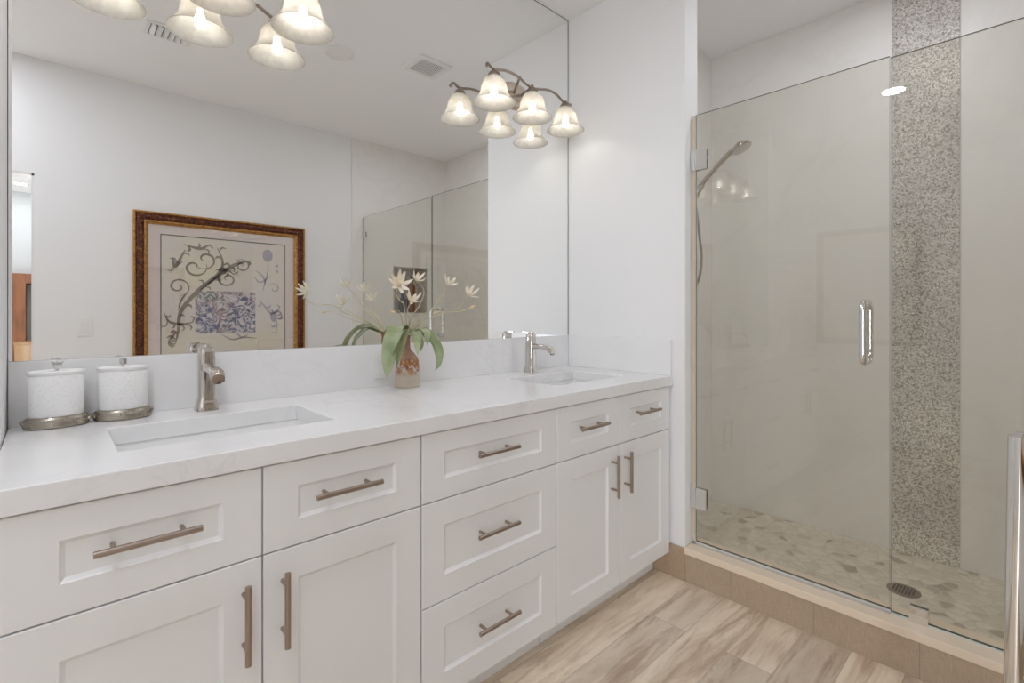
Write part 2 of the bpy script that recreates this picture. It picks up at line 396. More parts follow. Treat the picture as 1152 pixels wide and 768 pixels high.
# door casing, baseboards
bm = NB()
for a in ((DX0 - .07, DX0 + .005, 0, DZ + .07), (DX1 - .012, DX1 + .0, 0, DZ), (DX0 - .07, DX1, DZ - .012, DZ + .0)):
    box(bm, a[0], a[1], YF - .118, YF - .002, a[2], a[3])
struct('trim_3', bm, 'trimwhite')
struct('baseboard_right', Bx(XW - .012, XW, 1.056, 1.212, 0, .142, bev=.002), m_curbtile('baseboard_tile', (.44, .32, .22), (.54, .41, .29)))
struct('baseboard_front', Bx(DX1 + .05, 1.99, YF, YF + .012, 0, .142, bev=.002), 'curbtile')

# ------------------------------------------------------------------ mirror
tag(obj('wall_mirror', Bx(-.071, 2.034, YM - .006, YM, 1.0535, ZC - .004), 'mirror'),
    'frameless wall mirror from backsplash to ceiling above the double vanity', 'mirror')

bm = NB()
box(bm, 2.034, 2.0385, YM - .0065, YM, 1.0535, ZC - .004); box(bm, -.0725, -.071, YM - .0065, YM, 1.0535, ZC - .004); box(bm, -.0725, 2.0385, YM - .0065, YM, ZC - .004, ZC - .0005)
obj('edge_strip', bm, paint('mirror_edge', (.20, .20, .19), .3), bpy.data.objects['wall_mirror'])
# ------------------------------------------------------------------ vanity
VY = 1.129                      # plane of the door and drawer fronts
def shaker(x0, x1, z0, z1, st=.072, rl=.068, th=.020):
    """a five-piece shaker front: flat frame, sloped inner edge, recessed flat panel"""
    g = .0016; x0 += g; x1 -= g; z0 += g; z1 -= g; bm = NB(); b = .0015
    def ring(ins_x, ins_z, y): return [(x0 + ins_x, y, z0 + ins_z), (x1 - ins_x, y, z0 + ins_z), (x1 - ins_x, y, z1 - ins_z), (x0 + ins_x, y, z1 - ins_z)]
    loft(bm, [ring(0, 0, VY + th), ring(0, 0, VY + b), ring(b, b, VY), ring(st, rl, VY), ring(st + .002, rl + .002, VY + .003), ring(st + .008, rl + .008, VY + .007)])
    return bm
def pull(L=.160):
    """a bar pull along x standing 30 mm off its front; origin on the front"""
    bm = NB(); tube(bm, [(-L / 2, -.034, 0), (L / 2, -.034, 0)], .0062, 14, False)
    for s in (-.052, .052): tube(bm, [(s, 0, 0), (s, -.034, 0)], .0045, 10, False)
    return bm
ph = obj('handle', pull(), 'nickel', None, smooth=True); pull_mesh = ph.data; bpy.data.objects.remove(ph)
def add_pull(parent, x, z, vertical=False):
    o = bpy.data.objects.new('handle', pull_mesh); COL.objects.link(o); o.parent = parent
    o.location = (x, VY + .0005, z)
    if vertical: o.rotation_euler = (0, PI / 2, 0)
    o['label'] = 'brushed nickel bar pull'
def cabinet(label, x0, x1, fronts):
    t = thing('vanity_cabinet', label, 'cabinet', (0, 0, 0), 0, 'white shaker vanity cabinets')
    bm = NB(); zt = .848; yb = 1.712; yf = VY + .0215
    box(bm, x0 + .001, x0 + .019, yf, yb, .10, zt); box(bm, x1 - .019, x1 - .001, yf, yb, .10, zt)
    box(bm, x0 + .019, x1 - .019, yf, yb, .10, .118); box(bm, x0 + .019, x1 - .019, yb - .012, yb, .118, zt)
    box(bm, x0 + .019, x1 - .019, yf, yf + .018, .80, zt); box(bm, x0 + .019, x1 - .019, yf, yf + .018, .645, .668)
    obj('carcass', bm, 'cabinet', t)
    obj('toe_kick', Bx(x0 + .001, x1 - .001, 1.212, 1.228, 0, .10), 'cabinet', t)
    for kind, a, b, c, d, hx, hz in fronts:
        rl = .056 if (d - c) < .25 else .070
        f = obj(kind, shaker(a, b, c, d, rl=rl), 'cabinet', t)
        if kind == 'drawer': bpy.context.view_layer.update()
        add_pull(f, hx, hz, kind == 'door')
    return t
Z0, Z1, Z2, Z3 = .103, .375, .657, .8465
cabinet('white shaker vanity cabinet under the near sink, farthest from the shower', -.060, .727, [
    ('drawer', -.060, .333, Z2, Z3, .136, .762), ('drawer', .333, .727, Z2, Z3, .516, .762),
    ('door', -.060, .333, Z0, Z2, .296, .538), ('door', .333, .727, Z0, Z2, .373, .538)])
cabinet('white three-drawer vanity cabinet between the two sinks', .729, 1.269, [
    ('drawer', .729, 1.269, Z2, Z3, .982, .762), ('drawer', .729, 1.269, Z1, Z2, .982, .527), ('drawer', .729, 1.269, Z0, Z1, .984, .250)])
cabinet('white shaker vanity cabinet under the far sink, next to the shower wall', 1.271, 2.026, [
    ('drawer', 1.271, 1.641, Z2, Z3, 1.449, .762), ('drawer', 1.641, 2.026, Z2, Z3, 1.817, .766),
    ('door', 1.271, 1.641, Z0, Z2, 1.588, .546), ('door', 1.641, 2.026, Z0, Z2, 1.676, .546)])
# countertop with its splashes
H1 = (.105, .552, 1.268, 1.548); H2 = (1.430, 1.865, 1.268, 1.552)
tag(obj('countertop', slab('z', (-.071, 2.036), (1.119, 1.733), (.849, ZT), [H1, H2]), 'quartz', bevel=.0025), 'white quartz worktop with faint grey veining over the vanity cabinets', 'countertop')
tag(obj('backsplash', Bx(-.071, 2.024, 1.715, 1.733, ZT, 1.053), 'quartz', bevel=.001), 'long white quartz backsplash between countertop and mirror', 'backsplash')
tag(obj('side_splash', Bx(2.024, 2.0395, 1.123, 1.715, ZT, 1.053), 'quartz', bevel=.001), 'short white quartz side splash on the wall next to the shower', 'backsplash')
def sink(label, h):
    t = thing('sink', label, 'sink', ((h[0] + h[1]) / 2, (h[2] + h[3]) / 2, .72), 0, 'undermount vanity sinks')
    w, d = (h[1] - h[0]) / 2 + .004, (h[3] - h[2]) / 2 + .004; r = .03; z = .8485 - .72
    bm = NB()
    R = lambda ins, zz, rr=r: rrect(-w + ins, w - ins, -d + ins, d - ins, rr, zz)
    loft(bm, [R(-.02, z), R(0, z), R(.003, z - .02), R(.010, z - .085), R(.028, z - .108), R(.055, z - .116), R(.10, z - .119, .02)], cap=False)
    rings = [R(.09, z - .133, .02), R(.02, z - .122), R(-.006, z - .08), R(-.008, z - .014), R(-.02, z - .012), R(-.02, z)]
    loft(bm, rings, cap=False)
    bm.faces.new([bm.verts.new(p) for p in R(.10, z - .119, .02)]); bm.faces.new([bm.verts.new(p) for p in R(.09, z - .133, .02)])
    bmesh.ops.remove_doubles(bm, verts=bm.verts, dist=1e-5)
    obj('basin', bm, 'ceramic', t, smooth=True)
    bm = NB(); lathe(bm, [(.0, z - .1185), (.022, z - .1185), (.024, z - .1165), (.020, z - .1145), (.0, z - .1135)], 24, cap=False)
    obj('drain', bm, 'chrome', t, smooth=True)
    return t
sink('rectangular white undermount sink near the two canisters', H1)
sink('rectangular white undermount sink beside the shower wall', H2)

def faucet(label, x, y):
    t = thing('faucet', label, 'faucet', (x, y, ZT), 0, 'vanity faucets')
    bm = NB()
    def sq(s, z, sy=None): sy = sy or s; return rrect(-s, s, -sy, sy, s * .45, z, 4)
    loft(bm, [sq(.0285, 0), sq(.0285, .004), sq(.0265, .012), sq(.0235, .028), sq(.0205, .036), sq(.0205, .112), sq(.0205, .155), sq(.0195, .160), sq(.0195, .176), sq(.017, .180)])
    obj('body', bm, 'polished', t, smooth=True)
    bm = NB()
    R = lambda y, z, hw, hh: [(hw * a, y, z + hh * b) for a, b in ((-1, -.6), (-.6, -1), (.6, -1), (1, -.6), (1, .6), (.6, 1), (-.6, 1), (-1, .6))]
    loft(bm, [R(-.016, .124, .016, .013), R(-.06, .124, .0145, .010), R(-.098, .121, .0145, .010), R(-.116, .116, .0165, .013), R(-.132, .110, .0165, .014), R(-.142, .103, .015, .011)])
    obj('spout', bm, 'polished', t, smooth=True)
    bm = NB(); lathe(bm, [(.0001, .0895), (.0085, .0895), (.0085, .097), (.0001, .097)], 16, (0, -.134, 0), cap=False)
    obj('aerator', bm, 'dark', t)
    bm = NB()
    lathe(bm, [(.0155, .180), (.0155, .186), (.0135, .189), (.0001, .189)], 20)
    loft(bm, [[(-.008, -.012, .182), (.008, -.012, .182), (.008, -.012, .187), (-.008, -.012, .187)], [(-.0065, .050, .186), (.0065, .050, .186), (.0065, .050, .190), (-.0065, .050, .190)]])
    obj('lever', bm, 'polished', t, smooth=True)
    return t
faucet('polished nickel faucet behind the sink near the canisters', .334, 1.648)
faucet('polished nickel faucet behind the sink beside the shower wall', 1.668, 1.645)

def canister(label, x, y, knob, rz):
    t = thing('canister', label, 'canister', (x, y, ZT), rz, 'white oval canisters on silver bases')
    sy = .62; bm = NB()
    lathe(bm, [(.056, 0), (.061, .003), (.062, .010), (.0585, .016), (.061, .022), (.057, .027), (.050, .028)], 40, sx=1, sy=sy)
    for s in (-1, 1): tube(bm, [(s * .052, .012, .006), (s * .062, 0, .018), (s * .052, -.012, .006)], .005, 8)
    obj('base', bm, 'brassy', t, smooth=True)
    bm = NB(); lathe(bm, [(.050, .028), (.052, .031), (.0525, .126), (.050, .129)], 48, sx=1, sy=sy + .02)
    obj('jar', bm, 'pierced', t, smooth=True)
    bm = NB(); lathe(bm, [(.053, .129), (.0545, .131), (.0545, .137), (.051, .139), (.046, .1355), (.0001, .1365)], 48, sx=1, sy=sy + .02)
    lid = obj('lid', bm, 'ceramic', t, smooth=True)
    bm = NB()
    if knob == 'faceted':
        lathe(bm, [(.003, .136), (.0035, .142), (.008, .147), (.010, .153), (.007, .159), (.0001, .161)], 7)
        for a in range(5): tube(bm, [(0, 0, .15), (.012 * math.cos(a * 1.26), .008 * math.sin(a * 1.26), .160)], .0018, 5, False)
    else: lathe(bm, [(.003, .136), (.003, .142), (.008, .145), (.0085, .158), (.0001, .160)], 8)
    obj('knob', bm, 'crystal', lid)
    return t
canister('white pierced oval canister with star-shaped crystal knob, nearest the side wall', .016, 1.660, 'faceted', .03)
canister('white pierced oval canister with square crystal knob, next to the faucet', .146, 1.667, 'square', -.03)

# outlet on the backsplash
t = thing('wall_outlet', 'white outlet plate on the backsplash behind the plant', 'outlet', (.922, 1.715, .976))
bm = Bx(-.026, .026, -.006, 0, -.052, .052, bev=.002); obj('plate', bm, 'plastic', t)
bm = NB(); box(bm, -.014, .014, -.0085, -.005, .008, .036, bev=.003); box(bm, -.014, .014, -.0085, -.005, -.036, -.008, bev=.003); obj('socket', bm, 'ceramic', t)
t = thing('light_switch', 'white rocker light switch on the wall opposite the vanity', 'light switch', (.173, YF, 1.08))
obj('plate', Bx(-.036, .036, 0, .006, -.058, .058, bev=.002), 'plastic', t); obj('rocker', Bx(-.017, .017, .005, .010, -.033, .033, bev=.002), 'ceramic', t)

# ------------------------------------------------------------------ bottle and plant
t = thing('flower_bottle', 'small square painted bottle with red flowers between the sinks', 'vase', (.995, 1.640, ZT), math.radians(12))
bm = NB()
R = lambda s, z, sy=None: rrect(-s * .85, s * .85, -s * .85, s * .85, (s * .85 if s < .02 else .009) * .999, z, 5)
loft(bm, [R(.040, 0), R(.043, .003), R(.041, .05), R(.038, .100), R(.034, .113), R(.024, .128), R(.0155, .140), R(.0125, .152), R(.0115, .185), R(.014, .194), R(.0145, .200), R(.010, .200)])
obj('bottle', bm, 'vase', t, smooth=True)

pl = thing('orchid_plant', 'cream star-flowered orchid with drooping green leaves in the painted bottle', 'plant', (.995, 1.640, ZT + .2))
def W(p): return Vector(p) - Vector((.995, 1.640, ZT + .2))
def leaf(pts, wid, cup=.25, side=None):
    P = crom([W(p) for p in pts], 7); n = len(P); bm = NB(); rings = []
    for i, p in enumerate(P):
        t_ = i / (n - 1); d = (P[min(i + 1, n - 1)] - P[max(i - 1, 0)]).normalized()
        s = Vector(side) if side else Vector((0, 0, 1)).cross(d); s = (s - d * s.dot(d)).normalized(); nn = d.cross(s)
        w_ = wid * max(.05, (math.sin(PI * min(1, t_ * .93 + .1)) ** .55)) * (1 if t_ < .75 else 1 - ((t_ - .75) / .25) ** 2 * .75)
        th = .0012
        up_ = [p + s * w_ * k + nn * (cup * w_ * (k * k)) for k in (-1, -.5, 0, .5, 1)]
        rings.append([q + nn * th for q in up_] + [q - nn * th for q in up_[::-1]])
    loft(bm, rings); return obj('leaf', bm, 'leaf', pl, smooth=True)
cr = Vector((.729, -.684, 0))
leaf([(.990, 1.63, 1.095), (.935, 1.60, 1.122), (.885, 1.565, 1.075), (.862, 1.545, 1.0), (.852, 1.54, .943)], .028, side=cr)
leaf([(.990, 1.62, 1.095), (.950, 1.585, 1.110), (.915, 1.555, 1.06), (.893, 1.545, .975)], .020, side=cr)
leaf([(1.0, 1.635, 1.095), (1.045, 1.60, 1.103), (1.075, 1.57, 1.06), (1.068, 1.555, 1.0)], .018, side=cr)
leaf([(1.0, 1.635, 1.095), (1.05, 1.585, 1.098), (1.078, 1.55, 1.04), (1.07, 1.54, .985), (1.048, 1.535, .958)], .014, side=cr)
leaf([(1.0, 1.64, 1.093), (1.02, 1.615, 1.09), (1.032, 1.605, 1.06), (1.03, 1.60, 1.028)], .014, side=cr)
leaf([(.985, 1.64, 1.09), (.94, 1.58, 1.11), (.90, 1.545, 1.09), (.87, 1.53, 1.03)], .014)
leaf([(.995, 1.625, 1.09), (.975, 1.55, 1.105), (.95, 1.50, 1.075), (.935, 1.475, 1.02)], .016)
leaf([(.995, 1.625, 1.09), (1.005, 1.56, 1.11), (.99, 1.50, 1.10), (.965, 1.46, 1.06)], .015)
def stem(pts, r=.0017, mat='stem'):
    return obj('stem', tube(NB(), [W(p) for p in pts], lambda t_: r * (1.25 - .5 * t_), 7, k=7), mat, pl, smooth=True)
def flower(pos, nrm, r=.035, seed=0, roll=0.0):
    rnd = random.Random(seed); bm = NB(); Z = Vector(nrm).normalized()
    X = Z.orthogonal().normalized(); Y = Z.cross(X); o = W(pos)
    def petal(a, L, wd, lift):
        D = (X * math.cos(a) + Y * math.sin(a)); T = Z.cross(D)
        rings = []
        for i in range(7):
            t_ = i / 6; c = o + D * L * t_ * (1 - .25 * lift * t_) + Z * (lift * L * t_ * (.5 + .5 * t_)); ww = wd * math.sin(PI * (.1 + .88 * t_)) ** .8 + .0004
            rings.append([c - T * ww + Z * .0004, c + T * ww + Z * .0004, c + T * ww - Z * .0004 , c - T * ww - Z * .0004])
        loft(bm, rings)
    for i in range(8):
        petal(roll + i * PI / 4 + rnd.uniform(-.2, .2), r * rnd.uniform(.85, 1.1), r * .15, rnd.uniform(.25, 1.1))
    for i in range(3): petal(roll + .5 + i * 2.1, r * .55, r * .13, 1.5)
    f = obj('flower', bm, 'petal', pl, smooth=True)
    bm = NB(); Cn = o + Z * .004
    r0 = bmesh.ops.create_icosphere(bm, subdivisions=2, radius=r * .13)['verts']
    for v in r0: v.co = v.co + Cn
    obj('flower_center', bm, 'budtip', f, smooth=True)
B0 = (.996, 1.638, 1.095)
F = [(.793, 1.355, 1.261), (.916, 1.455, 1.285), (.905, 1.465, 1.212), (1.021, 1.415, 1.272), (1.080, 1.375, 1.236)]
stem([B0, (.94, 1.56, 1.150), (.865, 1.45, 1.205), (.82, 1.385, 1.207), (.785, 1.36, 1.232), F[0]])
stem([B0, (.975, 1.58, 1.155), (.965, 1.51, 1.20), (.955, 1.465, 1.25), F[1]])
stem([B0, (.96, 1.57, 1.135), (.915, 1.50, 1.165), (.89, 1.465, 1.185), F[2]])
stem([B0, (1.0, 1.55, 1.160), (1.0, 1.47, 1.195), (1.005, 1.43, 1.235), F[3]])
stem([B0, (1.02, 1.56, 1.140), (1.04, 1.47, 1.172), (1.075, 1.42, 1.178), (1.105, 1.392, 1.192)])
stem([(1.055, 1.445, 1.174), (1.068, 1.41, 1.195), F[4]], .0012)
stem([B0, (.955, 1.60, 1.12), (.90, 1.52, 1.15), (.86, 1.47, 1.18), (.83, 1.45, 1.175)], .0013)
for i, (f, nrm, rr) in enumerate(zip(F, ((-.35, -.8, .45), (.3, -.55, .8), (-.1, -.6, .8), (.3, -.5, .75), (.25, -.55, .85)), (.042, .034, .036, .036, .036))):
    flower(f, nrm, rr, i + 3, i * .4)
def bud(p, d):
    P = W(p); d = Vector(d).normalized()
    obj('bud', tube(NB(), [P - d * .008, P, P + d * .012], lambda t_: .0045 * math.sin(PI * (.12 + .8 * t_)) + .0004, 8, k=5), 'budtip', pl, smooth=True)
bud((1.108, 1.390, 1.194), (.5, -.4, .3)); bud((1.02, 1.49, 1.174), (.3, -.5, .2)); bud((.826, 1.448, 1.176), (-.5, -.2, .1))

# ------------------------------------------------------------------ vanity lights
def vanity_light(label, xc):
    """three bell shades on a wavy arm, fixed on the mirror; origin at the mirror plane under the middle shade"""
    t = thing('vanity_light', label, 'wall lamp', (xc, YM - .006, 2.09), 0, 'three-bell vanity lights on the mirror')
    y = -.122; SP = .235
    bm = NB(); loft(bm, [[(a * s * .098, -d, .125 + b * s * .062) for a, b in [(math.cos(k * PI / 12), math.sin(k * PI / 12)) for k in range(24)]] for s, d in ((1, 0), (1, .010), (.9, .016), (.86, .022), (.3, .026))])
    obj('backplate', bm, 'plate', t, smooth=True)
    bm = NB(); tube(bm, [(.02, -.02, .125), (.025, -.07, .14), (0, y, .136)], .007, 10)
    tube(bm, [(-.02, -.02, .125), (-.05, -.07, .14), (-.08, y, .150)], .006, 10)
    obj('bracket', bm, 'bronze', t, smooth=True)
    bm = NB(); pts = [(-.285, y - .01, .128), (-.272, y, .146), (-.235, y, .134), (-.165, y, .150), (-.10, y, .150), (-.04, y, .132), (0, y, .126), (.05, y, .136), (.11, y, .150), (.17, y, .146), (.215, y, .126), (.25, y, .122), (.285, y + .008, .134)]
    tube(bm, pts, .0058, 10, k=6); obj('arm', bm, 'bronze', t, smooth=True)
    for k in (-1, 0, 1):
        x = k * SP
        bm = NB(); lathe(bm, [(.006, .134), (.010, .126), (.022, .119), (.030, .104), (.031, .092), (.024, .090), (.015, .086), (.015, .060), (.001, .060)], 24, (x, y, 0))
        obj('shade_holder', bm, 'bronze', t, smooth=True)
        prof = [(.030, .098), (.038, .092), (.047, .075), (.0525, .055), (.055, .036), (.0575, .030), (.059, .026), (.066, .012), (.078, -.004), (.086, -.011), (.0865, -.013), (.0845, -.013), (.076, -.007), (.064, .009), (.057, .023), (.053, .034), (.050, .055), (.045, .073), (.036, .088), (.030, .094)]
        bm = NB(); lathe(bm, [(r * 1.08, z) for r, z in prof], 40, (0, 0, 0), cap=False)
        s_ = obj('lamp_shade', bm, 'shade', t, smooth=True); s_.location = (x, y, 0)
        bm = NB(); lathe(bm, [(.010, .062), (.010, .048), (.013, .038), (.0165, .026), (.0155, .016), (.010, .009), (.0005, .007)], 20)
        b_ = obj('bulb', bm, 'bulb', s_, smooth=True)
    return t
vanity_light('bronze three-bell light on the mirror above the sink beside the shower', 1.638)
vanity_light('bronze three-bell light on the mirror above the sink near the canisters', .358)

# ------------------------------------------------------------------ ceiling fittings
def can_light(label, x, y, lit=True, r=.085, power=1.0):
    t = thing('recessed_light', label, 'ceiling light', (x, y, ZC), 0, None)
    bm = NB(); lathe(bm, [(r, 0), (r, -.004), (r * .86, -.008), (r * .78, -.004), (r * .78, 0)], 36, cap=False); obj('trim_ring', bm, 'plastic', t, smooth=True)
    bm = NB(); lathe(bm, [(r * .78, -.001), (r * .78, -.003), (.001, -.0035)], 36); obj('lens', bm, 'can_lens' if lit else 'plastic', t)
    if lit:
        l = bpy.data.lights.new('can_lamp', 'AREA'); l.shape = 'DISK'; l.size = r * 1.5; l.energy = CAN_W * power; l.color = (.95, .98, 1.08)
        lo = bpy.data.objects.new('can_lamp', l); COL.objects.link(lo); lo.parent = t; lo.location = (0, 0, -.006)
    return t
can_light('lit recessed ceiling light near the bathroom doorway', -.158, .699)
can_light('unlit round ceiling fitting between the two ceiling vents', 1.285, .565, False, .088)
can_light('added unseen fill light in the ceiling corner beside the doorway', -.62, -.38)  # added room fill, placed where mirror and glass don't show it
can_light('added unseen fill light in the shower ceiling', 2.34, .40, power=.62)  # added to brighten the shower, kept out of sight
can_light('added unseen fill light in the ceiling above the middle vanity drawers', .92, .95, power=.35)  # extra fill for the vanity end, hidden behind a bell shade
can_light('small lit recessed ceiling light in the bedroom beyond the doorway', -.24, -5.0, True, .075)
can_light('added unseen fill light in the bedroom ceiling, nearer the bathroom', -.9, -2.4, True, .075)  # added bedroom fill, out of view
t = thing('ceiling_vent', 'white louvred air register in the ceiling near the doorway', 'vent', (.495, .12, ZC))
bm = NB()
for a in ((-.11, .11, .065, .085), (-.11, .11, -.085, -.065), (-.11, -.09, -.065, .065), (.09, .11, -.065, .065)): box(bm, a[0], a[1], a[2], a[3], -.008, 0)
obj('frame', bm, 'plastic', t); obj('backing', Bx(-.09, .09, -.065, .065, -.001, 0), paint('vent_dark', (.2, .2, .2), .8), t)
for k in range(6):
    x = -.075 + k * .03; bm = NB(); tube(bm, [(x - .008, -.064, -.004), (x - .008, .064, -.004)], .001, 4, False)
    loft(bm, [[(x - .010, yy, -.002), (x - .008, yy, -.001), (x + .012, yy, -.016), (x + .010, yy, -.017)] for yy in (-.064, .064)])
    obj('louver', bm, 'plastic', t)
t = thing('exhaust_fan', 'square ceiling exhaust grille with fine grid near the shower', 'vent', (1.765, .79, ZC))
bm = NB()
for a in ((-.12, .12, .08, .11), (-.12, .12, -.11, -.08), (-.12, -.085, -.08, .08), (.085, .12, -.08, .08)): box(bm, a[0], a[1], a[2], a[3], -.012, 0)
obj('frame', bm, 'plastic', t, bevel=.003); obj('backing', Bx(-.085, .085, -.08, .08, -.002, 0), 'dark', t)
bm = NB()
for k in range(12):
    p = -.077 + k * .014; box(bm, p - .0028, p + .0028, -.08, .08, -.0075, -.006)
    q = -.072 + k * .0131; box(bm, -.085, .085, q - .0026, q + .0026, -.0072, -.0057)
obj('grille', bm, 'plastic', t)

# ------------------------------------------------------------------ picture on the wall across from the mirror
PX0, PX1, PZ0, PZ1 = .421, 1.567, .64, 1.876
t = thing('framed_picture', 'large botanical scroll print in a carved red and gold frame opposite the mirror', 'picture', (0, YF, 0))
def fring(ins, y): return [(PX0 + ins, y, PZ0 + ins), (PX1 - ins, y, PZ0 + ins), (PX1 - ins, y, PZ1 - ins), (PX0 + ins, y, PZ1 - ins)]
def frame_ring(prof, mat, name, par, smooth=False):
    bm = NB(); R_ = [[bm.verts.new(p) for p in fring(i, y)] for i, y in prof]; R_.append(R_[0])
    for a, b in zip(R_, R_[1:]):
        for i in range(4): j = (i + 1) % 4; bm.faces.new((a[i], a[j], b[j], b[i]))
    return obj(name, bm, mat, par)
frame_ring([(.0, .002), (.0, .030), (.008, .038), (.014, .034), (.014, .002)], 'gold', 'outer_lip', t)
frame_ring([(.013, .002), (.013, .030), (.026, .042), (.044, .042), (.060, .028), (.060, .002)], 'frame', 'frame', t)
frame_ring([(.059, .002), (.059, .028), (.070, .028), (.076, .020), (.085, .014), (.085, .002)], 'gold', 'inner_lip', t)
obj('mat_board', Bx(PX0 + .08, PX1 - .08, .004, .008, PZ0 + .08, PZ1 - .08), 'mat', t)
AX0, AX1, AZ0, AZ1 = .581, 1.409, .80, 1.722
DZ0, DZH = .955, .767     # drawing field
art = obj('print', Bx(AX0, AX1, .008, .0095, AZ0, AZ1), 'paper', t)
bm = NB()
for a in ((AX0 - .006, AX0, AZ0, AZ1), (AX1, AX1 + .006, AZ0, AZ1), (AX0 - .006, AX1 + .006, AZ1, AZ1 + .007), (AX0 - .006, AX1 + .006, AZ0 - .007, AZ0)): box(bm, a[0], a[1], .008, .0105, a[2], a[3])
obj('border_line', bm, 'ink_line', art)
obj('floral_block', Bx(.785, 1.19, .0095, .0105, 1.02, 1.335), 'block', art)
# scrolls: ribbons in print coordinates (u to the right, v up, 0..1)
def ribbon(pts, wmax, mat, taper=True):
    P = [Vector((AX0 + u * (AX1 - AX0), .0112, DZ0 + v * DZH)) for u, v in pts]; P = crom(P, 8); n = len(P); bm = NB(); rings = []
    for i, p in enumerate(P):
        d = (P[min(i + 1, n - 1)] - P[max(i - 1, 0)]).normalized(); s = Vector((d.z, 0, -d.x))
        t_ = i / (n - 1); w_ = wmax * (math.sin(PI * (.05 + .9 * t_)) if taper else 1)
        rings.append([p + s * w_ + Vector((0, .0004, 0)), p - s * w_ + Vector((0, .0004, 0)), p - s * w_ - Vector((0, .0008, 0)), p + s * w_ - Vector((0, .0008, 0))])
    loft(bm, rings); return bm
def spiral(cu, cv, r0, turns, a0, sgn=1, n=14): return [(cu + r0 * (1 - .85 * i / n) * math.cos(a0 + sgn * turns * 2 * PI * i / n), cv + r0 * (1 - .85 * i / n) * math.sin(a0 + sgn * turns * 2 * PI * i / n)) for i in range(n + 1)]
SC = [([(.10, .0), (.12, .12), (.14, .3), (.27, .5), (.42, .66), (.46, .78), (.42, .92)], .014, 'ink'), ([(.28, .5), (.42, .64), (.55, .76), (.70, .82)], .013, 'ink'),
      (spiral(.12, .53, .09, 1.4, -1.4), .006, 'ink'), ([(.20, .50), (.14, .40), (.12, .30)], .006, 'ink'), (spiral(.24, .72, .10, 1.1, .4, -1), .008, 'ink'), (spiral(.32, .80, .10, 1.0, -2.2), .008, 'ink'),
      ([(.16, .93), (.28, .90), (.36, .95)], .010, 'ink'), ([(.08, .80), (.10, .72), (.17, .88)], .012, 'ink'), (spiral(.50, .62, .10, 1.6, .3), .006, 'ink'), (spiral(.62, .76, .07, 1.5, 2.4, -1), .005, 'ink'),
      ([(.84, .90), (.85, .74), (.82, .60), (.80, .50)], .004, 'ink_violet'), (spiral(.90, .54, .06, 1.0, 2.6, -1), .004, 'ink_violet'), ([(.77, .42), (.84, .32), (.92, .20), (.92, .05)], .007, 'ink_violet'),
      ([(.86, .26), (.95, .30), (.98, .22)], .007, 'ink_violet'), ([(.55, .12), (.62, .04), (.70, .10)], .005, 'ink_violet'), ([(.02, .28), (.06, .20), (.16, .18), (.24, .20)], .009, 'ink'), ([(.12, .12), (.06, .04), (.05, -.02)], .007, 'ink'),
      ([(.72, .66), (.78, .60), (.88, .68)], .005, 'ink_violet'), ([(.74, .72), (.80, .66), (.83, .58)], .006, 'ink_violet'), ([(.40, .70), (.48, .72), (.56, .66)], .008, 'ink'), ([(.44, .08), (.54, .02), (.64, .04), (.76, .02)], .005, 'ink')]
rn = random.Random(11)
for pts, w_, m_ in list(SC):                                   # small curling leaves growing off the longer strokes
    if w_ >= .007 and len(pts) < 8:
        q = crom([(u, v, 0) for u, v in pts], 4)
        for i in range(1, len(q) - 1, 2):
            d = (q[i + 1] - q[i - 1]).normalized(); sd = rn.choice((-1, 1)); nx, ny = -d.y * sd, d.x * sd; L = rn.uniform(.03, .075)
            a = q[i]; SC.append(([(a.x, a.y), (a.x + nx * L * .6 + d.x * L * .5, a.y + ny * L * .6 + d.y * L * .5), (a.x + nx * L * 1.1 + d.x * L * .2, a.y + ny * L * 1.1 + d.y * L * .2)], rn.uniform(.004, .008), m_))
for mt in ('ink', 'ink_violet'):
    bm = NB(); tmp = []
    for pts, w_, m_ in SC:
        if m_ == mt:
            b2 = ribbon(pts, w_, m_); me = bpy.data.meshes.new('t'); b2.to_mesh(me); b2.free(); bm.from_mesh(me); bpy.data.meshes.remove(me)
    if mt == 'ink_violet':
        for (u, v, ru, rv) in ((.845, .88, .045, .065), (.93, .72, .012, .012), (.93, .78, .012, .012), (.90, .24, .03, .05)):
            loft(bm, [[(AX0 + (u + ru * math.cos(k * PI / 10)) * (AX1 - AX0), yy, DZ0 + (v + rv * math.sin(k * PI / 10)) * DZH) for k in range(20)] for yy in (.0098, .0110)])
    obj('scroll_drawing', bm, mt, art)
obj('picture_glass', Bx(PX0 + .07, PX1 - .07, .0150, .0165, PZ0 + .07, PZ1 - .07), 'picglass', t)

# framed picture on the far left wall (seen as a reflection in the shower door)
t = thing('framed_picture', 'pale art print with warm mat in a grey frame, reflected in the shower door', 'picture', (-1.33, 1.09, 1.42))
def yring(ins, x, hw=.40, hh=.54): return [(x, -hw + ins, -hh + ins), (x, hw - ins, -hh + ins), (x, hw - ins, hh - ins), (x, -hw + ins, hh - ins)]
bm = NB(); R_ = [[bm.verts.new(p) for p in yring(i, x)] for i, x in ((0, .001), (0, .03), (.03, .035), (.055, .02), (.055, .001))]; R_.append(R_[0])
for a, b in zip(R_, R_[1:]):
    for i in range(4): bm.faces.new((a[i], a[(i + 1) % 4], b[(i + 1) % 4], b[i]))
obj('frame', bm, 'silverframe', t)
obj('mat_board', Bx(.001, .008, -.35, .35, -.49, .49), 'mat2', t); obj('print', Bx(.008, .010, -.26, .26, -.40, .40), 'art2', t)

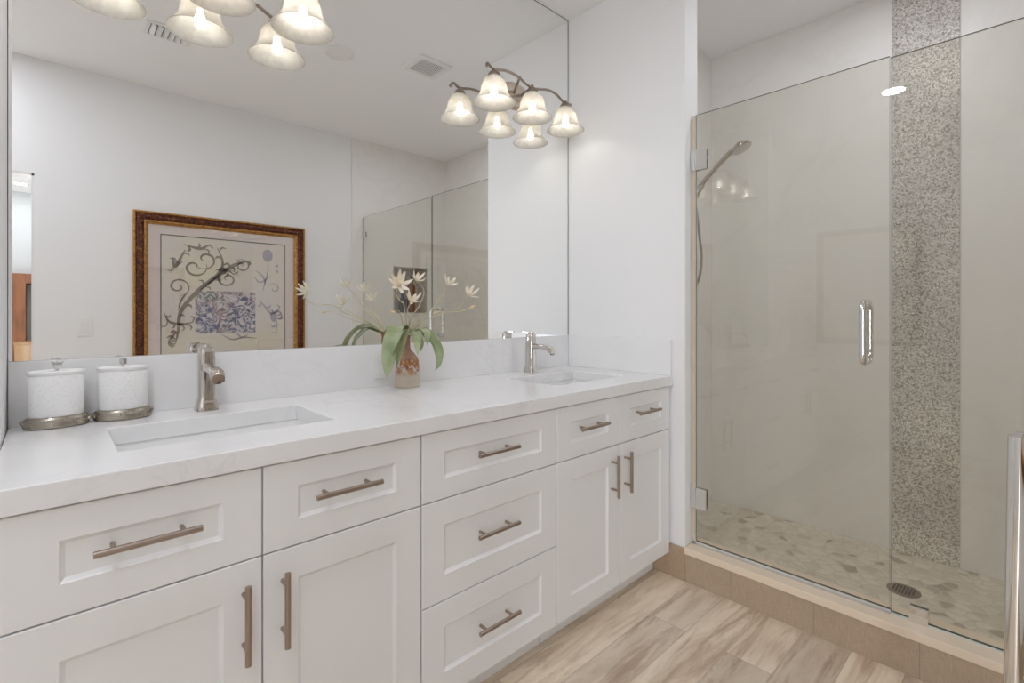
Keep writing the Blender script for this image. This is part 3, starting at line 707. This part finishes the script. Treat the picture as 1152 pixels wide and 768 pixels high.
# ------------------------------------------------------------------ shower enclosure
GZ0, GZ1, YD = .162, 2.05, .345
door = thing('shower_door', 'frameless glass shower door with polished pull handle, hinged at the vanity wall', 'shower door', (XG, YD, GZ0))
def pane(name, y0, y1, par, oy):
    bm = Bx(-.005, .005, y0 - oy, y1 - oy, 0, GZ1 - GZ0); o = obj(name, bm, 'glass', par); o.data.materials.append(M['glass_edge'])
    for p in o.data.polygons:
        if abs(p.normal.x) < .5: p.material_index = 1
    return o
pane('glass_pane', YD + .003, 1.040, door, YD)
bm = Bx(-.006, .006, 0, 1.040 - YD, -.009, 0); obj('side_seal', Bx(-.006, .006, 1.0405 - YD, 1.0575 - YD, 0, GZ1 - GZ0), paint('tan_seal', (.62, .53, .43), .3), door)
obj('bottom_sweep', bm, paint('clear_seal', (.62, .60, .55), .2), door)
def hinge(z):
    bm = NB(); y1 = 1.0585 - YD
    for s in (-1, 1): box(bm, s * .0095 - .0045, s * .0095 + .0045, y1 - .068, y1 - .020, z - .045, z + .045, bev=.0015)
    box(bm, -.016, .016, y1 - .022, y1, z - .045, z + .045, bev=.0015)
    tube(bm, [(0, y1 - .02, z - .040), (0, y1 - .02, z + .040)], .010, 12, False)
    obj('hinge', bm, 'chrome', door)
hinge(1.848 - GZ0); hinge(.365 - GZ0 - .01)
bm = NB(); yh = .415 - YD; z0, z1 = .995 - GZ0, 1.215 - GZ0
for s in (-1, 1):
    tube(bm, [(s * .005, yh, z0), (s * .050, yh, z0), (s * .050, yh, z1), (s * .005, yh, z1)], .0095, 14, False) if False else None
    tube(bm, [(s * .004, yh, z0 + .014), (s * .030, yh, z0 + .006), (s * .052, yh, z0 + .022), (s * .054, yh, z0 + .06), (s * .054, yh, z1 - .06), (s * .052, yh, z1 - .022), (s * .030, yh, z1 - .006), (s * .004, yh, z1 - .014)], .0105, 14)
obj('pull_handle', bm, 'chrome', door, smooth=True)
panel = thing('glass_screen', 'fixed clear glass shower screen beside the door, clamped to the curb', 'shower screen', (XG, YD, GZ0))
pane('glass_pane', YF + .016, YD, panel, YD).location = (0, 0, -.006)
bm = NB()
for s in (-1, 1): box(bm, s * .0095 - .0045, s * .0095 + .0045, -.100, -.050, -.012, .040, bev=.0015)
obj('clamp', bm, 'chrome', panel)
bm = NB()
for s in (-1, 1): box(bm, s * .0095 - .0045, s * .0095 + .0045, YF + .013 - YD, YF + .063 - YD, 1.70, 1.75, bev=.0015)
obj('clamp', bm, 'chrome', panel)
obj('seal_strip', Bx(-.007, .007, YF + .014 - YD, -.001, -.012, -.006), paint('clear_seal_strip', (.60, .66, .62), .2), panel)
tag(obj('shower_threshold', Bx(XG - .018, XG + .018, YD, 1.056, .150, .1535, bev=.001), 'chrome'), 'thin polished metal strip on the curb under the shower door', 'threshold')

# hand shower on the side wall
t = thing('hand_shower', 'chrome hand shower on a wall arm with a hanging hose inside the shower', 'shower head', (2.5, YS, 1.82))
bm = NB(); lathe(bm, [(.030, 0), (.030, .004), (.022, .012), (.012, .016), (.001, .016)], 24)
for v in bm.verts: v.co = Vector((v.co.x, -v.co.z, v.co.y))
tube(bm, [(0, 0, 0), (0, -.07, .012), (0, -.135, .0), (0, -.155, -.01)], .010, 12); tube(bm, [(0, -.140, -.028), (0, -.175, .025)], .017, 14, False)
obj('wall_arm', bm, 'polished', t, smooth=True)
bm = NB(); tube(bm, [(0, -.138, -.045), (0, -.185, .035), (0, -.255, .100), (0, -.315, .150), (0, -.345, .168)], lambda u: .0105 + .004 * u, 12)
obj('handle', bm, 'polished', t, smooth=True)
bm = NB(); lathe(bm, [(.001, .022), (.016, .020), (.030, .012), (.046, -.002), (.050, -.010), (.048, -.016), (.043, -.018), (.001, -.019)], 32)
R3 = Matrix.Rotation(math.radians(-26), 4, 'X') 
for v in bm.verts: v.co = R3 @ v.co + Vector((0, -.375, .178))
hd = obj('spray_head', bm, 'polished', t, smooth=True)
bm = NB(); tube(bm, [(0, -.138, -.045), (0, -.150, -.12), (.0, -.165, -.25), (0, -.175, -.36), (0, -.160, -.47), (0, -.10, -.56), (0, -.03, -.55), (0, -.006, -.46)], .0065, 10)
obj('hose', bm, 'bronze', t, smooth=True)
t = thing('shower_drain', 'round slotted metal floor drain in the pebble shower floor', 'drain', (2.592, .383, .02))
bm = NB(); lathe(bm, [(.057, 0), (.057, .003), (.045, .004), (.001, .004)], 36); obj('flange', bm, 'nickel', t, smooth=False)
bm = NB()
for k in range(-3, 4):
    L = math.sqrt(max(0, .040 ** 2 - (k * .011) ** 2))
    for q in range(-3, 4):
        if abs(q * .011) < L: box(bm, k * .011 - .0034, k * .011 + .0034, q * .011 - .0034, q * .011 + .0034, .003, .0046)
obj('slot', bm, 'dark', t)
# things in the niche
t = thing('shampoo_bottle', 'tall amber bottle standing in the shower niche', 'bottle', (2.635, YF - .045, NZ0 + .008))
bm = NB(); lathe(bm, [(.036, 0), (.040, .004), (.040, .24), (.036, .265), (.018, .285), (.016, .30)], 24); obj('bottle', bm, 'amber', t, smooth=True)
bm = NB(); lathe(bm, [(.019, .30), (.019, .325), (.010, .328), (.006, .33), (.006, .352), (.012, .354), (.012, .362), (.001, .363)], 20); box(bm, -.005, .005, 0, .045, .352, .361); obj('pump', bm, 'blackplastic', t)
t = thing('soap_bottle', 'short dark bottle beside the amber bottle in the shower niche', 'bottle', (2.540, YF - .050, NZ0 + .008))
bm = NB(); lathe(bm, [(.030, 0), (.034, .004), (.034, .12), (.028, .14), (.014, .15), (.013, .158)], 24); obj('bottle', bm, 'blackplastic', t, smooth=True)
bm = NB(); lathe(bm, [(.016, .158), (.016, .185), (.001, .187)], 20); obj('cap', bm, 'blackplastic', t)

# ------------------------------------------------------------------ chrome towel stand at the edge of the view
t = thing('towel_stand', 'free-standing chrome towel stand in front of the shower curb', 'towel stand', (1.425, .028, 0), math.radians(-46))
bm = NB(); tube(bm, [(-.016, 0, .02), (0, 0, .925)], .015, 16, False); obj('post', bm, 'chrome', t, smooth=True)
bm = NB(); tube(bm, [(.36, -.0, .02), (.36, 0, .925)], .015, 16, False); obj('post', bm, 'chrome', t, smooth=True)
for z in (.925, .62): bm = NB(); tube(bm, [(-.0, 0, z), (.36, 0, z)], .010, 14, False); obj('rail', bm, 'chrome', t, smooth=True)
for x in (-.016, .36):
    bm = Bx(x - .022, x + .022, -.14, .14, 0, .02, bev=.006); obj('foot', bm, 'blackplastic', t)

# ------------------------------------------------------------------ bedroom beyond the doorway
t = thing('wood_cabinet', 'tall reddish wooden cabinet with open niche in the bedroom beyond the doorway', 'cabinet', (0, -5.57, 0))
bm = NB()
for a in ((-.60, -.20, 0, .45, 0, 1.66), (-.20, .70, 0, .45, 0, .55), (-.20, .70, 0, .45, 1.54, 1.66), (.64, .70, 0, .45, .55, 1.54), (-.20, .64, 0, .02, .55, 1.54)): box(bm, *a)
obj('body', bm, 'cabwood', t, bevel=.004)
obj('back_panel', Bx(-.199, .639, .021, .026, .551, 1.539), 'bedwall', t)
t = thing('laundry_hamper', 'tall woven tan hamper in front of the reddish wooden bedroom cabinet', 'basket', (-.09, -4.85, 0))
bm = NB(); lathe(bm, [(.16, 0), (.18, .02), (.195, .40), (.205, .80), (.19, .80), (.18, .40), (.17, .03), (.001, .02)], 32); obj('basket', bm, 'basket', t, smooth=True)
bm = NB(); lathe(bm, [(.208, .795), (.212, .80), (.212, .822), (.18, .835), (.001, .84)], 32); obj('lid', bm, 'basket', t, smooth=True)
